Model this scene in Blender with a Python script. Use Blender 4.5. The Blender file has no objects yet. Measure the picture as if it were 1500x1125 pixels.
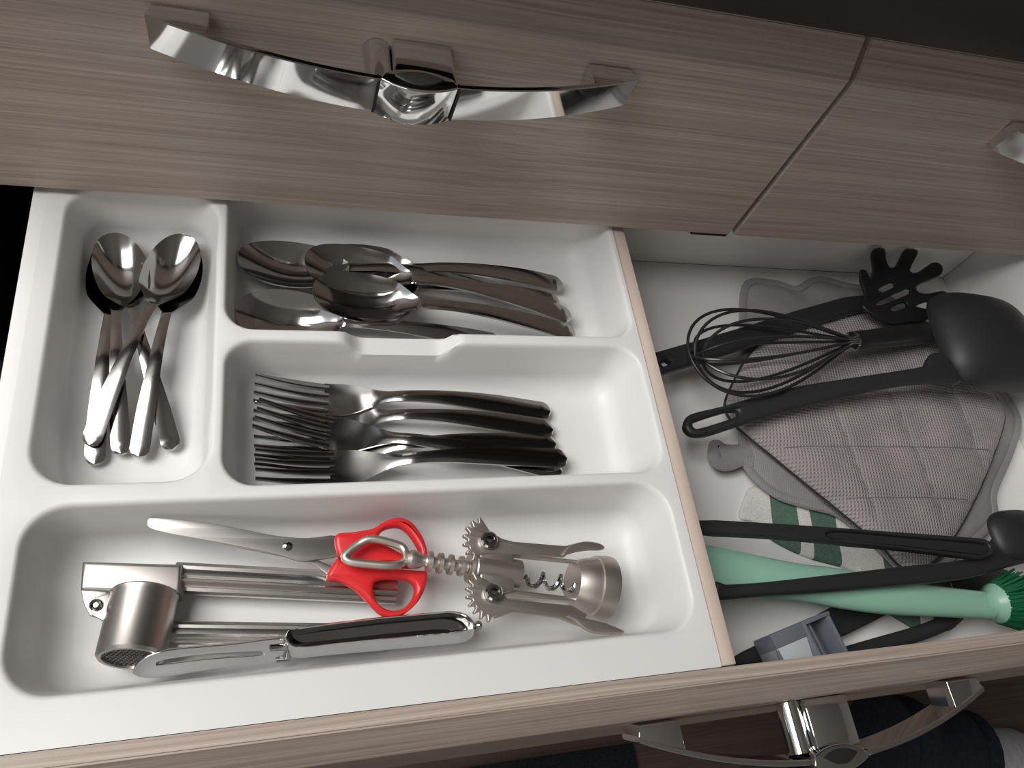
import bpy, bmesh, math, random
from mathutils import Vector, Matrix
random.seed(3)
S = bpy.context.scene
COL = S.collection

# ------------------------------------------------------------------ camera
F_PX = 1146.83
CAM = Vector((0.0, 0.0, 0.43))
def _rot(a, b, c):
    return Matrix.Rotation(c, 3, 'Z') @ Matrix.Rotation(b, 3, 'Y') @ Matrix.Rotation(a, 3, 'X')
RC = _rot(0.513583668, -0.270192596, -0.146898057)
cam = bpy.data.cameras.new('camera'); cam.sensor_fit = 'HORIZONTAL'; cam.sensor_width = 36.0
cam.lens = F_PX / 1500.0 * 36.0; cam.clip_start = 0.01; cam.clip_end = 50
camo = bpy.data.objects.new('camera', cam); COL.objects.link(camo)
camo.matrix_world = Matrix.Translation(CAM) @ RC.to_4x4()
S.camera = camo

# ------------------------------------------------------------------ light
w = bpy.data.worlds.new('world'); S.world = w; w.use_nodes = True
bg = w.node_tree.nodes['Background']; bg.inputs[0].default_value = (0.80, 0.86, 0.92, 1); bg.inputs[1].default_value = 0.6
def area(name, loc, target, size, sizey, power, color):
    l = bpy.data.lights.new(name, 'AREA'); l.shape = 'RECTANGLE'; l.size = size; l.size_y = sizey
    l.energy = power; l.color = color
    o = bpy.data.objects.new(name, l); COL.objects.link(o); o.location = loc
    o.rotation_euler = (Vector(target) - Vector(loc)).to_track_quat('-Z', 'Y').to_euler()
    return o
# main light from the left: area panel added inside the room, off any wall
area('left_area_light', (-.74, .24, 1.22), (.05, .08, .0), .8, .9, 22.0, (1.0, .985, .96))
# added fill lamp at the front left that lifts the blacks; no window there
area('front_fill_light', (-.95, -1.75, .95), (-.1, .15, .1), 1.3, 1.1, 7.5, (1.0, .94, .88))
S.view_settings.view_transform = 'Standard'; S.view_settings.look = 'None'
S.view_settings.gamma = 1; S.view_settings.use_curve_mapping = False
S.view_settings.exposure = 0.13

# ------------------------------------------------------------------ geometry of the view: a pixel to a point on a real plane
def ray(x, y):
    return RC @ Vector(((x - 750) / F_PX, -(y - 562.5) / F_PX, -1.0))
def P(x, y, z=0.0):
    d = ray(x, y); return CAM + d * ((z - CAM.z) / d.z)
def PY(x, y, Y):
    d = ray(x, y); return CAM + d * ((Y - CAM.y) / d.y)
Z1 = lambda x, y: (x / 2.394, 250 + y / 2.394)
Z2 = lambda x, y: (320 + x / 2.344, 280 + y / 2.344)
Z3 = lambda x, y: (x / 2.679, 700 + y / 2.679)
Z4 = lambda x, y: (440 + x / 2.885, 730 + y / 2.885)
Z5 = lambda x, y: (940 + x / 2.679, 340 + y / 2.679)
Z6 = lambda x, y: (980 + x / 2.885, 620 + y / 2.885)
Z8 = lambda x, y: (1180 + x / 4.6875, 720 + y / 4.6875)
def via(f, pts): return [f(*q) for q in pts]

# ------------------------------------------------------------------ materials
def mat(name, col, rough=0.5, metal=0.0, spec=0.5, coat=0.0):
    m = bpy.data.materials.new(name); m.use_nodes = True
    b = m.node_tree.nodes['Principled BSDF']
    b.inputs['Base Color'].default_value = (*col, 1); b.inputs['Roughness'].default_value = rough
    b.inputs['Metallic'].default_value = metal; b.inputs['Specular IOR Level'].default_value = spec
    b.inputs['Coat Weight'].default_value = coat
    return m
def nodes(m): return m.node_tree.nodes, m.node_tree.links, m.node_tree.nodes['Principled BSDF']
def noise_color(m, scale_vec, c1, c2, scale=1.0, detail=4, lo=0.35, hi=0.65, bump=0.0, dist=0.0005, rough=0.5):
    n, l, b = nodes(m)
    tc = n.new('ShaderNodeTexCoord'); mp = n.new('ShaderNodeMapping'); mp.inputs['Scale'].default_value = scale_vec
    nz = n.new('ShaderNodeTexNoise'); nz.inputs['Scale'].default_value = scale; nz.inputs['Detail'].default_value = detail
    nz.inputs['Roughness'].default_value = rough
    cr = n.new('ShaderNodeValToRGB'); cr.color_ramp.elements[0].position = lo; cr.color_ramp.elements[1].position = hi
    cr.color_ramp.elements[0].color = (*c1, 1); cr.color_ramp.elements[1].color = (*c2, 1)
    l.new(tc.outputs['Object'], mp.inputs[0]); l.new(mp.outputs[0], nz.inputs['Vector'])
    l.new(nz.outputs['Fac'], cr.inputs[0]); l.new(cr.outputs[0], b.inputs['Base Color'])
    if bump:
        bp = n.new('ShaderNodeBump'); bp.inputs['Strength'].default_value = bump; bp.inputs['Distance'].default_value = dist
        l.new(nz.outputs['Fac'], bp.inputs['Height']); l.new(bp.outputs[0], b.inputs['Normal'])
    return m
M_wood = mat('wood_laminate', (.3, .22, .18), .45, spec=.35)
def build_wood(m, dark, lite):
    n, l, b = nodes(m)
    tc = n.new('ShaderNodeTexCoord')
    # slow warp so the lines bow a little
    warp = n.new('ShaderNodeTexNoise'); warp.inputs['Scale'].default_value = 3.0; warp.inputs['Detail'].default_value = 1
    mpw = n.new('ShaderNodeMapping'); mpw.inputs['Scale'].default_value = (1.2, 1.2, 2.0)
    l.new(tc.outputs['Object'], mpw.inputs[0]); l.new(mpw.outputs[0], warp.inputs['Vector'])
    add = n.new('ShaderNodeMixRGB'); add.blend_type = 'ADD'; add.inputs[0].default_value = 0.008
    l.new(tc.outputs['Object'], add.inputs[1]); l.new(warp.outputs['Color'], add.inputs[2])
    outs = []
    for sc, det in (((.7, 620, 620), 2), ((.4, 110, 110), 2), ((4, 1700, 1700), 1)):
        mp = n.new('ShaderNodeMapping'); mp.inputs['Scale'].default_value = sc
        nz = n.new('ShaderNodeTexNoise'); nz.inputs['Scale'].default_value = 1.0; nz.inputs['Detail'].default_value = det
        l.new(add.outputs[0], mp.inputs[0]); l.new(mp.outputs[0], nz.inputs['Vector']); outs.append(nz)
    a = n.new('ShaderNodeMath'); a.operation = 'MULTIPLY_ADD'; l.new(outs[1].outputs['Fac'], a.inputs[0]); a.inputs[1].default_value = .6; l.new(outs[0].outputs['Fac'], a.inputs[2])
    a2 = n.new('ShaderNodeMath'); a2.operation = 'MULTIPLY_ADD'; l.new(outs[2].outputs['Fac'], a2.inputs[0]); a2.inputs[1].default_value = .5; l.new(a.outputs[0], a2.inputs[2])
    mr = n.new('ShaderNodeMapRange'); mr.inputs['From Min'].default_value = .68; mr.inputs['From Max'].default_value = 1.40
    l.new(a2.outputs[0], mr.inputs['Value'])
    cr = n.new('ShaderNodeValToRGB'); cr.color_ramp.elements[0].color = (*dark, 1); cr.color_ramp.elements[1].color = (*lite, 1)
    l.new(mr.outputs[0], cr.inputs[0]); l.new(cr.outputs[0], b.inputs['Base Color'])
    bp = n.new('ShaderNodeBump'); bp.inputs['Strength'].default_value = .25; bp.inputs['Distance'].default_value = .0004
    l.new(a2.outputs[0], bp.inputs['Height']); l.new(bp.outputs[0], b.inputs['Normal'])
build_wood(M_wood, (.29, .226, .188), (.53, .445, .39))
M_floor = mat('floor_laminate', (.1, .07, .055), .5); build_wood(M_floor, (.075, .052, .042), (.15, .11, .09))
M_white = mat('white_plastic', (.72, .72, .71), .42, spec=.4)
M_liner = mat('white_board', (.80, .795, .785), .5)
M_birch = mat('birch_edge', (.66, .55, .47), .55); noise_color(M_birch, (60, 4, 60), (.58, .47, .40), (.70, .59, .51))
M_steel = mat('polished_steel', (.46, .45, .44), .13, 1)
M_satin = mat('satin_steel', (.56, .53, .50), .36, 1)
M_nickel = mat('nickel', (.60, .56, .51), .46, 1)
M_ribbed = mat('ribbed_steel', (.62, .60, .57), .24, 1)
M_blade = mat('blade_steel', (.50, .48, .46), .32, 1)
M_chrome = mat('chrome', (.78, .78, .78), .05, 1)
M_red = mat('red_plastic', (.70, .022, .025), .34)
M_black = mat('black_nylon', (.022, .0225, .025), .48, spec=.45)
M_black2 = mat('black_rubber', (.010, .010, .011), .42)
M_mint = mat('mint_plastic', (.30, .55, .42), .35)
M_bristle = mat('green_bristle', (.006, .115, .045), .5)
M_gplast = mat('grey_plastic', (.16, .17, .20), .35)
M_gplast2 = mat('pale_grey_plastic', (.52, .55, .58), .25)
M_top = mat('dark_worktop', (.022, .017, .014), .5)
M_mat = mat('dark_mat', (.012, .015, .022), .95); noise_color(M_mat, (1, 1, 1), (.008, .010, .016), (.02, .024, .034), scale=300, bump=.6, dist=.003)
M_denim = mat('navy_cloth', (.010, .013, .022), .95); noise_color(M_denim, (1, 1, 1), (.007, .009, .016), (.014, .018, .030), scale=160, bump=.4, dist=.002)
M_sock = mat('white_sock', (.42, .42, .45), .95); noise_color(M_sock, (300, 20, 300), (.38, .38, .41), (.48, .48, .5), bump=.5, dist=.002)
M_skin = mat('skin', (.40, .22, .16), .5)
M_slip = mat('brown_suede', (.10, .065, .045), .9); noise_color(M_slip, (1, 1, 1), (.085, .055, .04), (.12, .08, .058), scale=80)
M_wall = mat('wall_paint', (.45, .44, .42), .8)
M_ceil = mat('ceiling_paint', (.6, .58, .55), .8)
M_dark = mat('flat_black', (.012, .011, .011), .6)
M_wireblk = mat('whisk_wire', (.02, .02, .022), .28, spec=.6)
def build_fabric(m, c1, c2, scale, strength):
    n, l, b = nodes(m); b.inputs['Roughness'].default_value = .95; b.inputs['Specular IOR Level'].default_value = .15
    tc = n.new('ShaderNodeTexCoord')
    mp = n.new('ShaderNodeMapping'); mp.inputs['Rotation'].default_value = (0, 0, .12)
    l.new(tc.outputs['Object'], mp.inputs[0])
    hs = []
    for d in ('X', 'Y'):
        wv = n.new('ShaderNodeTexWave'); wv.bands_direction = d; wv.inputs['Scale'].default_value = scale
        wv.inputs['Distortion'].default_value = .6; wv.inputs['Detail'].default_value = 1
        l.new(mp.outputs[0], wv.inputs['Vector']); hs.append(wv)
    mx = n.new('ShaderNodeMath'); mx.operation = 'MULTIPLY'; l.new(hs[0].outputs['Fac'], mx.inputs[0]); l.new(hs[1].outputs['Fac'], mx.inputs[1])
    nz = n.new('ShaderNodeTexNoise'); nz.inputs['Scale'].default_value = 26; nz.inputs['Detail'].default_value = 5
    l.new(tc.outputs['Object'], nz.inputs['Vector'])
    sm = n.new('ShaderNodeMath'); sm.operation = 'MULTIPLY_ADD'; sm.inputs[1].default_value = .35
    l.new(mx.outputs[0], sm.inputs[0]); l.new(nz.outputs['Fac'], sm.inputs[2])
    cr = n.new('ShaderNodeValToRGB'); cr.color_ramp.elements[0].position = .3; cr.color_ramp.elements[1].position = .95
    cr.color_ramp.elements[0].color = (*c1, 1); cr.color_ramp.elements[1].color = (*c2, 1)
    l.new(sm.outputs[0], cr.inputs[0]); l.new(cr.outputs[0], b.inputs['Base Color'])
    bp = n.new('ShaderNodeBump'); bp.inputs['Strength'].default_value = strength; bp.inputs['Distance'].default_value = .0012
    l.new(mx.outputs[0], bp.inputs['Height']); l.new(bp.outputs[0], b.inputs['Normal'])
M_mitt = mat('grey_waffle', (.2, .19, .19)); build_fabric(M_mitt, (.27, .245, .255), (.42, .385, .39), 112, .8)
M_mitt2 = mat('grey_twill', (.2, .19, .19)); build_fabric(M_mitt2, (.235, .22, .228), (.34, .32, .328), 200, .35)
M_bind = mat('grey_binding', (.21, .205, .212), .95); build_fabric(M_bind, (.24, .235, .24), (.31, .302, .31), 160, .3)
M_seam2 = mat('grey_thread', (.19, .175, .18), .95)
M_seam = mat('dark_seam', (.03, .028, .03), .9)

# ------------------------------------------------------------------ mesh helpers
WL = {}
def wl(o): return WL[o.name] if o is not None else Vector((0, 0, 0))
def tag(o, label, cat, group=None):
    o['label'] = label; o['category'] = cat
    if group: o['group'] = group
    return o
def struct(o): o['kind'] = 'structure'; return o
def thing(name, label, cat, loc, group=None):
    o = bpy.data.objects.new(name, None); COL.objects.link(o); o.location = loc; o.empty_display_size = .02
    WL[o.name] = Vector(loc); tag(o, label, cat, group); return o
def mk(name, verts, faces, m, parent=None, smooth=True, local=False, loc=None, sharp=None, label=None):
    """one mesh object; verts in world space unless local"""
    me = bpy.data.meshes.new(name)
    if local: off = Vector((0, 0, 0))
    elif parent is None: off = Vector(loc) if loc is not None else sum((Vector(v) for v in verts), Vector()) / len(verts)
    else: off = wl(parent)
    me.from_pydata([Vector(v) - off for v in verts], [], faces); me.validate()
    bm = bmesh.new(); bm.from_mesh(me); bmesh.ops.recalc_face_normals(bm, faces=bm.faces)
    for f in bm.faces: f.smooth = smooth
    if smooth:
        a = math.radians(sharp or 38)
        for e in bm.edges:
            if len(e.link_faces) == 2 and e.calc_face_angle(0) > a: e.smooth = False
    bm.to_mesh(me); bm.free(); me.materials.append(m)
    o = bpy.data.objects.new(name, me); COL.objects.link(o)
    if parent is not None: o.parent = parent; WL[o.name] = off.copy()
    else: o.location = off; WL[o.name] = off.copy()
    if label: o['label'] = label
    return o
def merge(*vfs):
    V, Fc = [], []
    for v, f in vfs:
        b = len(V); V += [Vector(q) for q in v]; Fc += [tuple(i + b for i in q) for q in f]
    return V, Fc
def box(lo, hi, bev=0.0, seg=2):
    bm = bmesh.new(); bmesh.ops.create_cube(bm, size=1)
    lo = Vector(lo); hi = Vector(hi)
    for v in bm.verts: v.co = Vector((lo[i] + (hi[i] - lo[i]) * (v.co[i] + .5) for i in range(3)))
    if bev: bmesh.ops.bevel(bm, geom=bm.edges[:], offset=bev, segments=seg, affect='EDGES', profile=.5)
    return dump(bm)
def dump(bm):
    bm.verts.ensure_lookup_table(); bm.verts.index_update()
    r = [v.co.copy() for v in bm.verts], [tuple(v.index for v in f.verts) for f in bm.faces]
    bm.free(); return r
def xf(vf, M): return [M @ Vector(v) for v in vf[0]], vf[1]
def cat(pts, n=8, closed=True):
    pts = [Vector(p) for p in pts]; N = len(pts); out = []
    rng = range(N) if closed else range(N - 1)
    for i in rng:
        if closed: a, b, c, d = pts[i - 1], pts[i], pts[(i + 1) % N], pts[(i + 2) % N]
        else: a, b, c, d = pts[max(i - 1, 0)], pts[i], pts[i + 1], pts[min(i + 2, N - 1)]
        for k in range(n):
            t = k / n
            out.append(.5 * ((2 * b) + (c - a) * t + (2 * a - 5 * b + 4 * c - d) * t * t + (3 * b - a - 3 * c + d) * t ** 3))
    if not closed: out.append(pts[-1])
    return out
def tube(pts, r, sides=10, closed=False, flat=1.0, up=None):
    pts = [Vector(p) for p in pts]; N = len(pts)
    rad = r if isinstance(r, (list, tuple)) else [r] * N
    V, Fc = [], []; prev = None
    for i, p in enumerate(pts):
        t = (pts[(i + 1) % N] - pts[i - 1]) if closed else (pts[min(i + 1, N - 1)] - pts[max(i - 1, 0)])
        t.normalize()
        if up is not None: n1 = t.cross(up).normalized(); n2 = n1.cross(t).normalized()
        else:
            if prev is None:
                h = Vector((0, 0, 1)) if abs(t.z) < .9 else Vector((1, 0, 0)); n1 = t.cross(h).normalized()
            else:
                n1 = prev - t * prev.dot(t); n1.normalize()
            n2 = t.cross(n1).normalized(); prev = n1
        for k in range(sides):
            a = 2 * math.pi * k / sides
            V.append(p + n1 * math.cos(a) * rad[i] + n2 * math.sin(a) * rad[i] * flat)
    for i in range(N if closed else N - 1):
        j = (i + 1) % N
        for k in range(sides):
            k2 = (k + 1) % sides
            Fc.append((i * sides + k, i * sides + k2, j * sides + k2, j * sides + k))
    if not closed:
        Fc.append(tuple(range(sides - 1, -1, -1))); Fc.append(tuple((N - 1) * sides + k for k in range(sides)))
    return V, Fc
def lathe(A, B, prof, sides=28):
    """profile of (distance along A->B in metres, radius)"""
    A = Vector(A); ax = (Vector(B) - A).normalized()
    h = Vector((0, 0, 1)) if abs(ax.z) < .9 else Vector((1, 0, 0))
    n1 = ax.cross(h).normalized(); n2 = ax.cross(n1).normalized(); V, Fc = [], []
    for s, r in prof:
        for k in range(sides):
            a = 2 * math.pi * k / sides; V.append(A + ax * s + (n1 * math.cos(a) + n2 * math.sin(a)) * r)
    for i in range(len(prof) - 1):
        for k in range(sides):
            k2 = (k + 1) % sides
            Fc.append((i * sides + k, i * sides + k2, (i + 1) * sides + k2, (i + 1) * sides + k))
    Fc.append(tuple(range(sides - 1, -1, -1))); Fc.append(tuple((len(prof) - 1) * sides + k for k in range(sides)))
    return V, Fc
class Plane:
    """a real plane: constant height, or through three (px, py, z) points"""
    def __init__(s, z):
        if isinstance(z, (int, float)):
            s.o = Vector((0, 0, z)); s.u = Vector((1, 0, 0)); s.v = Vector((0, 1, 0)); s.n = Vector((0, 0, 1))
        else:
            a, b, c = [P(*q) for q in z]
            s.o = a; s.u = (b - a).normalized(); n = (b - a).cross(c - a).normalized()
            if n.z < 0: n = -n
            s.n = n; s.v = n.cross(s.u)
    def uv(s, px, py):
        d = ray(px, py); t = (s.o - CAM).dot(s.n) / d.dot(s.n); q = CAM + d * t - s.o
        return Vector((q.dot(s.u), q.dot(s.v)))
    def w(s, x, y, z=0): return s.o + s.u * x + s.v * y + s.n * z
    def at(s, px, py, dz=0): q = s.uv(px, py); return s.w(q.x, q.y, dz)
def extr(outlines, thick, bev=0.0, seg=3):
    """2D outlines (outer and holes) -> solid from z=-thick to 0"""
    c = bpy.data.curves.new('tmp', 'CURVE'); c.dimensions = '2D'; c.fill_mode = 'BOTH'
    for ol in outlines:
        sp = c.splines.new('POLY'); sp.points.add(len(ol) - 1); sp.use_cyclic_u = True
        for p, q in zip(sp.points, ol): p.co = (q[0], q[1], 0, 1)
    bev = min(bev, thick * .499)
    c.extrude = thick / 2 - bev; c.bevel_depth = bev; c.bevel_resolution = seg; c.offset = -bev
    o = bpy.data.objects.new('tmp', c); COL.objects.link(o)
    me = bpy.data.meshes.new_from_object(o.evaluated_get(bpy.context.evaluated_depsgraph_get()))
    bm = bmesh.new(); bm.from_mesh(me); bmesh.ops.remove_doubles(bm, verts=bm.verts, dist=1e-6)
    bpy.data.objects.remove(o); bpy.data.curves.remove(c); bpy.data.meshes.remove(me)
    v, f = dump(bm)
    return [q - Vector((0, 0, thick / 2)) for q in v], f
def plate(outlines, plane, thick, bev=0.0, smooth=0):
    pl = plane if isinstance(plane, Plane) else Plane(plane)
    outs = []
    for ol in outlines:
        q = [pl.uv(*p) for p in ol]
        if smooth: q = cat(q, smooth)
        outs.append(q)
    v, f = extr(outs, thick, bev)
    return [pl.w(q.x, q.y, q.z) for q in v], f

# ================================================================== SETTING
YU, YL = .3642, .0230           # faces of the closed upper fronts and of the pulled-out drawer
ZF = -.66
def slabm(name, lo, hi, m, parent=None, bev=0, **k):
    v, f = box(lo, hi, bev); return mk(name, v, f, m, parent, smooth=bool(bev), **k)
struct(slabm('floor', (-2, -2, ZF - .03), (2.6, 1.4, ZF), M_floor))

ZC = 1.74
struct(slabm('ceiling', (-2, -2.3, ZC), (2.6, 1.4, ZC + .03), M_ceil))
struct(slabm('wall_back', (-1.45, .95, ZF), (2.6, 1.0, ZC), M_wall))
struct(slabm('wall_front', (-1.45, -2.3, ZF), (2.6, -2.25, ZC), M_wall))
struct(slabm('wall_right', (2.5, -2.25, ZF), (2.55, .95, ZC), M_wall))
vf = merge(box((-1.45, -2.25, ZF), (-1.40, .95, .45)), box((-1.45, -2.25, 1.55), (-1.40, .95, ZC)),
           box((-1.45, -2.25, .45), (-1.40, -.62, 1.55)), box((-1.45, .50, .45), (-1.40, .95, 1.55)))
struct(mk('wall_left', *vf, M_wall, smooth=False))
hc = thing('dark_reflection_cupboard', 'black wall cupboards added out of the picture, dark for the cutlery to reflect', 'cabinet', (.4, .75, .80))  # unseen cupboards, added and blackened so the steel reflects something dark
slabm('body', (-.9, .62, .80), (1.6, .949, 1.5), M_dark, hc)
for k in range(5): slabm('door', (-.898 + .5 * k, .60, .80), (-.402 + .5 * k, .619, 1.5), M_dark, hc)

# ------------------------------------------------------------------ drawer fronts: flat face with a top that leans back
def front(x0, x1, y, ztop, zbot, bev=.0008):
    pr = [(y, zbot), (y, ztop - .024), (y + .0127, ztop), (y + .0207, ztop), (y + .0207, zbot)]
    bm = bmesh.new()
    a = [bm.verts.new((x0, *q)) for q in pr]; b = [bm.verts.new((x1, *q)) for q in pr]
    bm.faces.new(a); bm.faces.new(b[::-1])
    for i in range(5): bm.faces.new((a[i], a[(i + 1) % 5], b[(i + 1) % 5], b[i]))
    bmesh.ops.recalc_face_normals(bm, faces=bm.faces)
    bmesh.ops.bevel(bm, geom=bm.edges[:], offset=bev, segments=2, affect='EDGES')
    return dump(bm)
def handle(cx, y, zc, parent):
    H, de, dc, hz = .132, .006, .033, .0125
    def yo(u): return -(de + (dc - de) * (1 - (u / H) ** 2))
    V, Fc = [], []; N = 48
    for i in range(N + 1):
        u = -H + 2 * H * i / N; tt = .0035
        h = hz * (1 - .12 * (u / H) ** 2)
        sec = [(-tt, -h), (-tt, h), (-tt + .0006, h + .0006), (-.0006, h + .0006), (0, h), (0, -h), (-.0006, -h - .0006), (-tt + .0006, -h - .0006)]
        for sy, sz in sec: V.append((cx + u, y + yo(u) + sy - sz * .18, zc + sz))
    n = 8
    for i in range(N):
        for k in range(n): Fc.append((i * n + k, i * n + (k + 1) % n, (i + 1) * n + (k + 1) % n, (i + 1) * n + k))
    Fc.append(tuple(range(n))); Fc.append(tuple(N * n + k for k in range(n))[::-1])
    h = mk('handle', V, Fc, M_chrome, parent, sharp=25, label='polished chrome bow handle')
    # lens-shaped boss in the middle
    L = .0205
    top = [(cx + L * t, y + yo(0) - .0032 - .0058 * (1 - t * t)) for t in [k / 10 for k in range(-10, 11)]]
    bot = [(cx + L * t, y + yo(0) + .0015 + .0055 * (1 - t * t)) for t in [k / 10 for k in range(9, -10, -1)]]
    v, f = extr([top + bot], .0285, .0012); mk('boss', [q + Vector((0, -(q.z + .0142) * .18, zc + .0142)) for q in v], f, M_chrome, h)
    pin = [(cx + L * .62 * t, y + yo(0) + .001 - .0055 * (1 - t * t)) for t in [k / 10 for k in range(-10, 11)]] + \
          [(cx + L * .62 * t, y + yo(0) + .001 + .0035 * (1 - t * t)) for t in [k / 10 for k in range(9, -10, -1)]]
    v, f = extr([pin], .001, .0003); mk('boss_inlay', [q + Vector((0, -.0027, zc + .0149)) for q in v], f, M_dark, h)
    for sx in (-1, 1):
        v, f = box((cx + sx * (L + .0008) - .0006, y + yo(0) - .0040, zc - .0122), (cx + sx * (L + .0008) + .0006, y + yo(0) + .001, zc + .0128)); v = [q + Vector((0, -(q.z - zc) * .18, 0)) for q in v]; mk('groove', v, f, M_dark, h, smooth=False)
    # middle post: broad web and a round column
    v, f = box((cx - .0115, y + yo(0) + .002, zc - .009), (cx + .0215, y - .0002, zc + .0095), .002); mk('post', v, f, M_chrome, h)
    v, f = lathe((cx - .0185, y + yo(0) + .002, zc), (cx - .0185, y, zc), [(0, .0075), (-yo(0) - .0024, .0075)], 20); mk('post', v, f, M_chrome, h)
    # end feet: wedges filling the space behind the tips
    for sx in (-1, 1):
        pts = []
        for k in range(9):
            u = sx * (H - .029 * k / 8); pts.append((cx + u, y + yo(u) - .0016))
        pts += [(cx + sx * (H - .029), y - .0002), (cx + sx * (H - .002), y - .0002)]
        v, f = extr([pts if sx < 0 else pts[::-1]], .0215, .0008); mk('foot', [q + Vector((0, -(q.z + .0107) * .18, zc + .0112)) for q in v], f, M_chrome, h)
    return h

d1 = thing('drawer', 'closed brown wood-grain drawer front with long chrome bow handle, above the tray', 'drawer', (.0813, YU, .006))
v, f = front(-.195, .3546, YU, .184, .006); mk('front_panel', v, f, M_wood, d1, sharp=20)
handle(.0765, YU, .138, d1)
slabm('bumper', (.322, YU + .001, .0030), (.3540, YU + .018, .0062), M_black2, d1)
d2 = thing('drawer', 'closed brown drawer front right of the seam, only its handle tip in view', 'drawer', (.636, YU, .006))
v, f = front(.3590, .91, YU, .184, .006); mk('front_panel', v, f, M_wood, d2, sharp=20)
handle(.633, YU, .138, d2)
tag(slabm('worktop', (-.9, .344, .2048), (1.6, .95, .243), M_top, bev=.002), 'very dark brown worktop overhanging the closed drawer fronts', 'worktop')

cab = thing('base_cabinet', 'cabinet carcass around the pulled-out drawer, coloured black for the deep shade inside', 'cabinet', (.35, .60, ZF))  # shade of the open cavity is put into the black carcass colour
slabm('side_panel', (-.235, YU + .022, ZF), (-.217, .93, .203), M_dark, cab); slabm('side_panel', (.915, YU + .022, ZF), (.933, .93, .203), M_dark, cab)
slabm('back_panel', (-.217, .93, ZF), (.915, .94, .203), M_dark, cab)
slabm('top_rail', (-.217, YU + .022, .185), (.915, YU + .1, .203), M_dark, cab)
slabm('bottom_panel', (-.217, YU + .03, -.60), (.915, .93, -.58), M_dark, cab)
slabm('plinth', (-.217, YU + .06, ZF), (.915, YU + .078, -.60), M_dark, cab)
v, f = front(-.195, .91, YU, -.30, -.575); mk('lower_front', v, f, M_wood, cab, sharp=20, label='brown wood-grain front below the open drawer')

# ------------------------------------------------------------------ the open drawer
ZB = -.090
dr = thing('drawer', 'open kitchen drawer with white box, brown front edge and chrome handle below', 'drawer', (.35, .22, ZB - .01))
v, f = front(-.195, .91, YL, 0.0005, -.175); mk('front_panel', v, f, M_wood, dr, sharp=20)
slabm('side_panel', (-.1370, .0442, ZB - .012), (-.1226, .415, -.0004), M_liner, dr, .001)
slabm('side_panel', (.684, .0442, ZB - .012), (.696, .415, -.0006), M_liner, dr, .001)
slabm('back_panel', (-.1224, .409, ZB), (.6835, .415, -.0006), M_liner, dr)
slabm('bottom_panel', (-.1224, .0442, ZB - .012), (.6835, .4085, ZB), M_liner, dr)
slabm('divider', (.2560, .0445, ZB + .0004), (.2665, .4085, -.0012), M_birch, dr, .0008, label='pale wood divider strip')
handle(.3435, YL, -.0490, dr)

# ------------------------------------------------------------------ moulded cutlery tray
ZT = -.045
comps = [((-.118, .171), (-.028, .374), .022), ((-.0235, .2695), (.2525, .388), .017),
         ((-.0228, .167), (.2515, .2625), .018), ((-.1165, .0662), (.2475, .1605), .022)]
def rrect(lo, hi, r, off, step=.004):
    x0, y0, x1, y1 = lo[0] + off, lo[1] + off, hi[0] - off, hi[1] - off; out = []
    cs = [(x1 - r, y0 + r, -90), (x1 - r, y1 - r, 0), (x0 + r, y1 - r, 90), (x0 + r, y0 + r, 180)]
    nx = max(2, int((hi[0] - lo[0] - .03) / step)); ny = max(2, int((hi[1] - lo[1] - .03) / step))
    for q, (cx, cy, a0) in enumerate(cs):
        arc = [(cx + r * math.cos(math.radians(a0 + 90 * k / 8)), cy + r * math.sin(math.radians(a0 + 90 * k / 8))) for k in range(9)]
        out += arc
        nc = cs[(q + 1) % 4]; a1 = nc[2]
        e = (nc[0] + r * math.cos(math.radians(a1)), nc[1] + r * math.sin(math.radians(a1))); n = ny if q % 2 == 0 else nx
        out += [(arc[-1][0] + (e[0] - arc[-1][0]) * k / n, arc[-1][1] + (e[1] - arc[-1][1]) * k / n) for k in range(1, n)]
    return out
bm = bmesh.new()
def loop(pts, z):
    vs = [bm.verts.new((x, y, z)) for x, y in pts]
    return vs
edges = []
def ring_edges(vs): return [bm.edges.new((vs[i], vs[(i + 1) % len(vs)])) for i in range(len(vs))]
edges += ring_edges(loop(rrect((-.1290, .0440), (.2558, .4015), .0012, 0), 0))
prof = [(-.0014, 0), (-.0004, -.0003), (.0006, -.0014), (.0013, -.0035), (.0028, -.011), (.0045, -.020), (.0062, -.028)]
for k in range(1, 8):
    a = math.pi / 2 * k / 7; prof.append((.0062 + .0155 * (1 - math.cos(a)), -.028 - .017 * math.sin(a)))
for lo, hi, r in comps:
    prev = None
    for off, z in prof:
        vs = loop(rrect(lo, hi, max(r - off * .55, .006), off), z)
        if prev is None: edges += ring_edges(vs)
        else:
            for i in range(len(vs)):
                j = (i + 1) % len(vs); bm.faces.new((prev[i], prev[j], vs[j], vs[i]))
        prev = vs
    bm.faces.new(prev)
bmesh.ops.triangle_fill(bm, edges=edges, use_beauty=True, use_dissolve=False)
def sst(t): t = max(0, min(1, t)); return t * t * (3 - 2 * t)
for v_ in bm.verts:   # finger notch in the ridge between spoons and forks
    if .225 < v_.co.y < .31 and v_.co.z > -.02:
        nd = .0125 * sst((v_.co.x - .045) / .016) * sst((.126 - v_.co.x) / .016)
        if nd > 0 and abs(v_.co.y - .266) < .02: v_.co.z = min(v_.co.z, -nd)
v, f = dump(bm)
tr = mk('cutlery_tray', v, f, M_white, None, sharp=60, loc=(.065, .22, ZT))
tag(tr, 'white moulded plastic cutlery tray with four rounded compartments filling the left of the open drawer', 'tray')

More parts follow.
